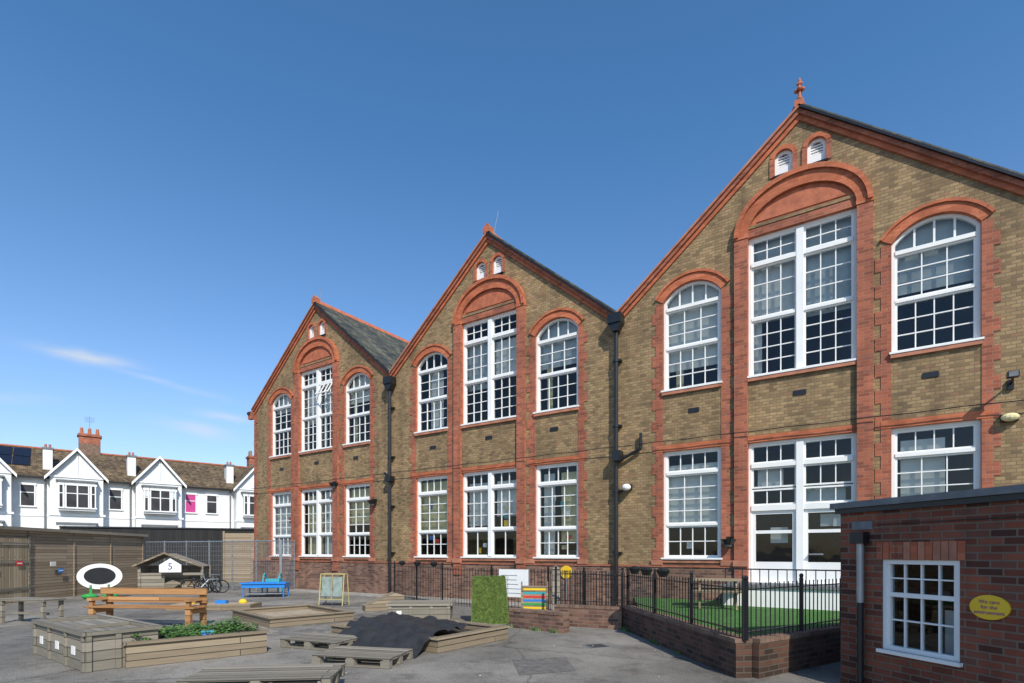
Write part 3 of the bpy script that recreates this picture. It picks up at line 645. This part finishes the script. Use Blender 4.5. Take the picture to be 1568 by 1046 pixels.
m=MB(); m.M=site(-12.0,12.7,-12)
m.box(0,1.35,0,.5,.53,.58,WGREY)
for x in (.06,1.26):
    for y in (.05,.45): m.box(x-.035,x+.035,y-.035,y+.035,0,.53,WGREY)
m.box(.06,1.26,.23,.27,.2,.25,WGREY); m.build('low_timber_table')
# tarp pulled over the raised bed, folded and creased
m=MB(); nx,ny=40,30
a_,b_,c_,d_=[Vector(v) for v in ((-3.4,9.75,0),(-2.6,12.0,0),(-.75,10.2,0),(-1.5,8.45,0))]
def lin(t): return max(0,min(1,t))
def crease(u,v):
    s=0
    for (p,q,r,A) in ((9,3,.3,.03),(4,-8,1.1,.025),(14,6,2.0,.012)):
        s+=A*(1-2*abs(((u*p+v*q+r)/2)%1-.5)*2)
    return s
def tp(i,j):
    u,v=i/nx,j/ny
    q=(a_*(1-v)+d_*v)*(1-u)+(b_*(1-v)+c_*v)*u
    z=.015+.30*lin(u/.33)+.07*lin(1-abs(u-.45)/.5)*lin(1-abs(v-.35)/.5)+lin(u/.15)*crease(u,v)
    return P(q.x+.10*mathutils.noise.noise(Vector((v*7,7+u*2,0))),q.y+.12*mathutils.noise.noise(Vector((u*7,2+v*3,0))),max(.012,z))
for i in range(nx):
    for j in range(ny):
        m.poly([tp(i,j),tp(i+1,j),tp(i+1,j+1)],TARP); m.poly([tp(i,j),tp(i+1,j+1),tp(i,j+1)],TARP)
m.build('black_tarpaulin')
def pallet(x,y,ang,z=0,L=1.2,Wd=.8):
    m=MB(); m.M=site(x,y,ang,z)
    for k in range(3):
        yy=k*(Wd-.1)/2
        m.box(0,L,yy,yy+.1,0,.02,WGREY)
        for q in (0,.5,1): m.box(q*(L-.14),q*(L-.14)+.14,yy+.001,yy+.099,.02,.11,WGREY)
    for k in range(3): m.box(k*(L-.1)/2,k*(L-.1)/2+.1,0,Wd,.111,.13,WGREY)
    n=7
    for k in range(n):
        j=random.uniform(-.01,.01); m.box(-.002+j,L+.002+j,k*(Wd-.09)/(n-1),k*(Wd-.09)/(n-1)+.09,.131,.15+random.uniform(-.003,.003),WGREY)
    m.build('wooden_pallet')
pallet(-4.05,9.5,-22); pallet(-2.95,8.0,-14,L=1.25); pallet(-3.6,5.85,6,.12,1.6,.8)
m=MB(); m.M=site(-3.6,5.85,6); m.box(0.05,1.55,.05,.75,0,.12,WGREY); m.build('pallet_base')
m=MB(); m.M=site(-.95,12.55,4)
b0=[(0,0),(.9,0),(.9,.6),(0,.6)]; b1=[(.04,.05),(.8,.05),(.8,.5),(.04,.5)]
for i in range(4):
    j=(i+1)%4; m.poly([(b0[i][0],b0[i][1],0),(b0[j][0],b0[j][1],0),(b1[j][0],b1[j][1],1.1),(b1[i][0],b1[i][1],1.1)],TURF2)
m.poly([(p[0],p[1],1.1) for p in b1],TURF2)
for k in range(2500):
    x=random.uniform(.02,.86); z=random.random()*1.1; y=.05*z/1.1-.005; m.poly([(x,y,z),(x+.012,y-.015,z+.02),(x+.006,y,z+.03)],TURF2)
m.build('turf_covered_block')
m=MB(); m.M=site(3.95,12.0,-20,.4)
m.box(0,1.1,.35,.95,.62,.66,WTAN)
for y in (0,1.12): m.box(0,1.1,y,y+.2,.38,.42,WTAN)
for x in (.15,.9):
    m.box(x,x+.05,.1,1.22,.34,.38,WTAN)
    m.cyl((x+.03,.15,0),(x+.03,.45,.62),.03,.03,WTAN,6); m.cyl((x+.03,1.17,0),(x+.03,.85,.62),.03,.03,WTAN,6)
m.build('picnic_table')
m=MB()
for k in range(620):
    q=P(random.uniform(-9,3.0),random.uniform(6.6,17),.008+random.random()*.008); a=random.random()*6.28; r=random.uniform(.008,.024)
    u=Vector((math.cos(a),math.sin(a),.1))*r; w=Vector((-math.sin(a),math.cos(a),.2))*r*.6
    m.poly([q-u,q+w,q+u,q-w],random.choice([DRY,DRY,LEAF,DRY]) if k%9 else WP)
for k in range(500):
    t=random.random(); base=Vector((2.5,11.75)).lerp(Vector((3.05,7.15)),t) if k%2 else Vector((0,12.1)).lerp(Vector((1.12,11.2)),t)
    if mathutils.noise.noise(Vector((t*6,k%2,0)))<.1: continue
    q=P(base.x-.14-random.random()*.05,base.y-.1*(k%2==0),.0); h=random.uniform(.03,.12); a=random.random()*6.28
    m.poly([q,q+Vector((.012,.01,0)),q+Vector((math.cos(a)*h*.5,math.sin(a)*h*.5,h))],LEAF)
m.build('fallen_leaves')
m=MB(); m.M=site(1.5,9.6,20); m.box(-.2,.2,-.18,.18,0,.008,LEAD)
for k in range(5): m.box(-.16,.16,-.15+k*.065,-.12+k*.065,.008,.012,BL)
m.build('drain_cover')
# ------------------------------------------------------------ terraced houses
def house(x0,bw,width,pink=False):
    o=empty('terraced_house'); M=site(-35.2,44,39.8)@Matrix.Translation((x0,0,0))
    m=MB(); m.M=M; hb=bw/2; EZ=7.75
    m.box(-hb,width-hb,0,7,0,EZ,WR)
    m.box(-hb+.05,hb-.05,-1.2,-.002,0,7.7,WR)
    m.prism([(-hb+.05,7.7),(hb-.05,7.7),(0,9.65)],-1.2,-.9,WR)
    m.box(-hb-.1,hb+.1,-1.28,-1.2,4.55,4.7,WP); m.box(-hb-.02,hb+.02,-1.28,-1.2,7.55,7.68,WP)
    m.box(-.06,.06,-1.26,-1.2,7.68,9.5,WP); m.box(hb+.002,width-hb,-.05,-.002,4.5,4.65,WP)
    m.build('walls',o)
    r=MB(); r.M=M
    for sg in (-1,1):
        r.prism([(sg*(hb+.25),7.55),(0,9.95),(0,9.82),(sg*(hb+.25),7.42)],-1.5,3.8,TILE)
        r.prism([(sg*(hb+.28),7.52),(0,9.93),(0,9.68),(sg*(hb+.28),7.27)],-1.55,-1.5,WP)
    r.M=M@Matrix(((0,-1,0,0),(1,0,0,0),(0,0,1,0),(0,0,0,1)))
    r.prism([(-.35,7.65),(3.8,10.35),(7.2,7.65),(7.2,7.5),(-.35,7.5)],-(width-hb),hb,TILE)
    r.box(3.68,3.92,-(width-hb),hb,10.33,10.45,TC)
    r.M=M
    r.box(hb,width-hb,-.45,-.3,7.45,7.58,BL)
    r.build('roof',o)
    w=MB(); w.M=M
    def win(a,b,z0,z1,y,n,mt=DK):
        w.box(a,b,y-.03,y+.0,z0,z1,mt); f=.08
        w.box(a-.1,b+.1,y-.08,y-.0,z1,z1+.16,WP); w.box(a-.1,b+.1,y-.12,y-.0,z0-.1,z0,WP)
        for k in range(n+1):
            x=a+(b-a)*k/n; w.box(x-f/2,x+f/2,y-.07,y-.031,z0,z1,WP)
        w.box(a,b,y-.065,y-.032,(z0+z1)/2+.2,(z0+z1)/2+.26,WP)
        if random.random()<.25: w.box(a+.04,b-.04,y-.034,y-.031,(z0+z1)/2+.3,z1,WC2)
    for (z0,z1) in ((5.2,6.9),(1.3,3.6)):
        w.prism([(-1.15,z0-.25),(1.15,z0-.25),(1.15,z1+.3),(-1.15,z1+.3)],-1.75,-1.201,WR)
        win(-.7,.7,z0,z1,-1.752,2); win(-1.12,-.85,z0,z1,-1.752,1); win(.85,1.12,z0,z1,-1.752,1)
        w.box(-1.3,1.3,-1.9,-1.2,z1+.302,z1+.42,LEAD)
    fx=hb+.4
    while fx+1<width-hb:
        win(fx,fx+.85,5.3,6.9,-.002,1,PINK if pink else DK); win(fx,fx+.85,1.4,3.5,-.002,1); fx+=1.7; pink=False
    w.cyl((width-hb-.25,-.15,7.4),(width-hb-.25,-.15,.2),.06,.06,LEAD,8)
    w.build('windows',o)
    c=MB(); c.M=M; cxx=width-hb-.1
    c.box(cxx-.3,cxx+.3,.6,1.5,8,9.9,WR); c.box(cxx-.37,cxx+.37,.53,1.57,9.902,10.05,LEAD)
    for k in range(2): c.cyl((cxx-.13+k*.26,1.05,10.05),(cxx-.13+k*.26,1.05,10.35),.09,.08,TC,8)
    c.build('chimney',o)
    return o
house(-5.5,3.4,5.5); house(0,3.4,5.5); house(5.5,3.4,7.7,pink=True); house(13.2,3.4,5.5); house(18.7,3.4,5.5)
m=MB(); m.M=site(-35.2,44,39.8)
for k in range(5):
    for j in range(2):
        xa=-8.4+k*1.12; sl=2.7/4.15; y0=.9+j*1.35; y1=y0+1.27
        m.poly([(xa,y0,7.65+(y0+.35)*sl+.08),(xa+1.05,y0,7.65+(y0+.35)*sl+.08),(xa+1.05,y1,7.65+(y1+.35)*sl+.08),(xa,y1,7.65+(y1+.35)*sl+.08)],ALU)
m.build('solar_panels')
def chim(x,y,w,d,z1,mt,n):
    m=MB(); m.M=site(-35.2,44,39.8); m.box(x-w/2,x+w/2,y-d/2,y+d/2,8,z1-.9,COP); m.box(x-w/2-.002,x+w/2+.002,y-d/2-.002,y+d/2+.002,z1-.9,z1,mt); m.box(x-w/2-.1,x+w/2+.1,y-d/2-.1,y+d/2+.1,z1-.25,z1-.1,mt)
    for k in range(n):
        for yy in (-.22,.22):
            xx=x-w/2+.2+(w-.4)*k/max(1,n-1); m.cyl((xx,y+yy,z1),(xx,y+yy,z1+.5),.14,.11,random.choice([TC,WTAN]),10)
    m.cyl((x,y,z1),(x,y,z1+1.6),.02,.02,GR,6)
    for k in range(5): m.cyl((x-.35,y,z1+1.1+k*.1),(x+.35,y,z1+1.1+k*.1),.01,.01,GR,4)
    m.build('brick_chimney_stack')
chim(.95,4,1.5,1.0,12.0,R,3); chim(14.6,3.9,1.6,1.0,11.6,R,3)
# ------------------------------------------------------------ sky, sun, camera
el=math.radians(41)
sd=Vector((.79*math.cos(el),-.613*math.cos(el),math.sin(el))).normalized()
w=bpy.data.worlds.new('World'); S.world=w; w.use_nodes=True; nt=w.node_tree; bg=nt.nodes['Background']; L=nt.links.new
sky=nt.nodes.new('ShaderNodeTexSky'); sky.sky_type='NISHITA'; sky.sun_disc=False; sky.sun_elevation=el; sky.sun_rotation=math.atan2(sd.x,sd.y)
sky.air_density=1.0; sky.dust_density=.6; sky.ozone_density=1.2
tc=nt.nodes.new('ShaderNodeTexCoord'); sx=nt.nodes.new('ShaderNodeSeparateXYZ'); L(tc.outputs['Generated'],sx.inputs[0])
rt=ramp(nt,[(.05,(.78,.78,.82)),(.25,(.70,.85,1.0)),(.6,(.45,.79,1.0))]); L(sx.outputs['Z'],rt.inputs['Fac'])
tint=nt.nodes.new('ShaderNodeMixRGB'); tint.blend_type='MULTIPLY'; tint.inputs['Fac'].default_value=1; L(sky.outputs['Color'],tint.inputs['Color1']); L(rt.outputs['Color'],tint.inputs['Color2'])
sc=nt.nodes.new('ShaderNodeMixRGB'); sc.blend_type='MULTIPLY'; sc.inputs['Fac'].default_value=1; sc.inputs['Color2'].default_value=(1.4,1.4,1.42,1); L(tint.outputs['Color'],sc.inputs['Color1'])
# wispy cirrus streaks low in the western sky, placed by azimuth and height
def M_(op,a,b=None):
    n=nt.nodes.new('ShaderNodeMath'); n.operation=op
    for i,v in enumerate((a,b)):
        if v is None: continue
        if isinstance(v,(int,float)): n.inputs[i].default_value=v
        else: L(v,n.inputs[i])
    return n.outputs[0]
az=M_('ADD',M_('MULTIPLY',sx.outputs['X'],.343),M_('MULTIPLY',sx.outputs['Y'],.939))
wn=nt.nodes.new('ShaderNodeTexNoise'); wn.inputs['Scale'].default_value=9; wn.inputs['Detail'].default_value=4; L(tc.outputs['Generated'],wn.inputs['Vector'])
zz=M_('ADD',sx.outputs['Z'],M_('MULTIPLY',M_('SUBTRACT',wn.outputs['Fac'],.5),.035))
tot=None
for (a0,wa,z0,wz,sl,amp) in ((-.03,.05,.268,.0075,-.02,.75),(.06,.07,.252,.004,-.10,.35),(.146,.04,.219,.006,0,.5),(.105,.045,.195,.009,-.05,.65),(-.13,.06,.205,.006,.05,.25)):
    da=M_('SUBTRACT',az,a0); dz=M_('SUBTRACT',M_('SUBTRACT',zz,z0),M_('MULTIPLY',da,sl))
    e=M_('ADD',M_('POWER',M_('ABSOLUTE',M_('DIVIDE',da,wa)),2.0),M_('POWER',M_('ABSOLUTE',M_('DIVIDE',dz,wz)),2.0))
    g=M_('MULTIPLY',M_('EXPONENT',M_('MULTIPLY',e,-1.0)),amp)
    tot=g if tot is None else M_('MAXIMUM',tot,g)
mp=nt.nodes.new('ShaderNodeMapping'); mp.inputs['Scale'].default_value=(9,9,60); L(tc.outputs['Generated'],mp.inputs['Vector'])
n=nt.nodes.new('ShaderNodeTexNoise'); n.inputs['Scale'].default_value=1.6; n.inputs['Detail'].default_value=8; n.inputs['Roughness'].default_value=.6; L(mp.outputs['Vector'],n.inputs['Vector'])
r=ramp(nt,[(.25,(.25,.25,.25)),(.62,(1,1,1))]); L(n.outputs['Fac'],r.inputs['Fac'])
west=M_('LESS_THAN',sx.outputs['X'],0.0)
fac=M_('MULTIPLY',M_('MULTIPLY',tot,r.outputs['Color']),west)
mx=nt.nodes.new('ShaderNodeMixRGB'); L(fac,mx.inputs['Fac']); L(sc.outputs['Color'],mx.inputs['Color1']); mx.inputs['Color2'].default_value=(5.6,6.0,6.5,1)
L(mx.outputs['Color'],bg.inputs['Color']); bg.inputs['Strength'].default_value=.128
ld=bpy.data.lights.new('sun','SUN'); ld.energy=5.0; ld.angle=math.radians(.53); ld.color=(1,.935,.83)
lo=bpy.data.objects.new('sun',ld); S.collection.objects.link(lo); lo.rotation_euler=sd.to_track_quat('Z','Y').to_euler()
cd=bpy.data.cameras.new('camera'); cd.sensor_width=36; cd.lens=19.12; cd.shift_y=.2063; cd.clip_end=2000; cd.clip_start=.05
co=bpy.data.objects.new('camera',cd); S.collection.objects.link(co); co.location=(0,-15,EYE); co.rotation_euler=(math.pi/2,0,math.radians(33.78))
S.camera=co
S.view_settings.view_transform='Standard'; S.view_settings.look='None'; S.view_settings.exposure=0
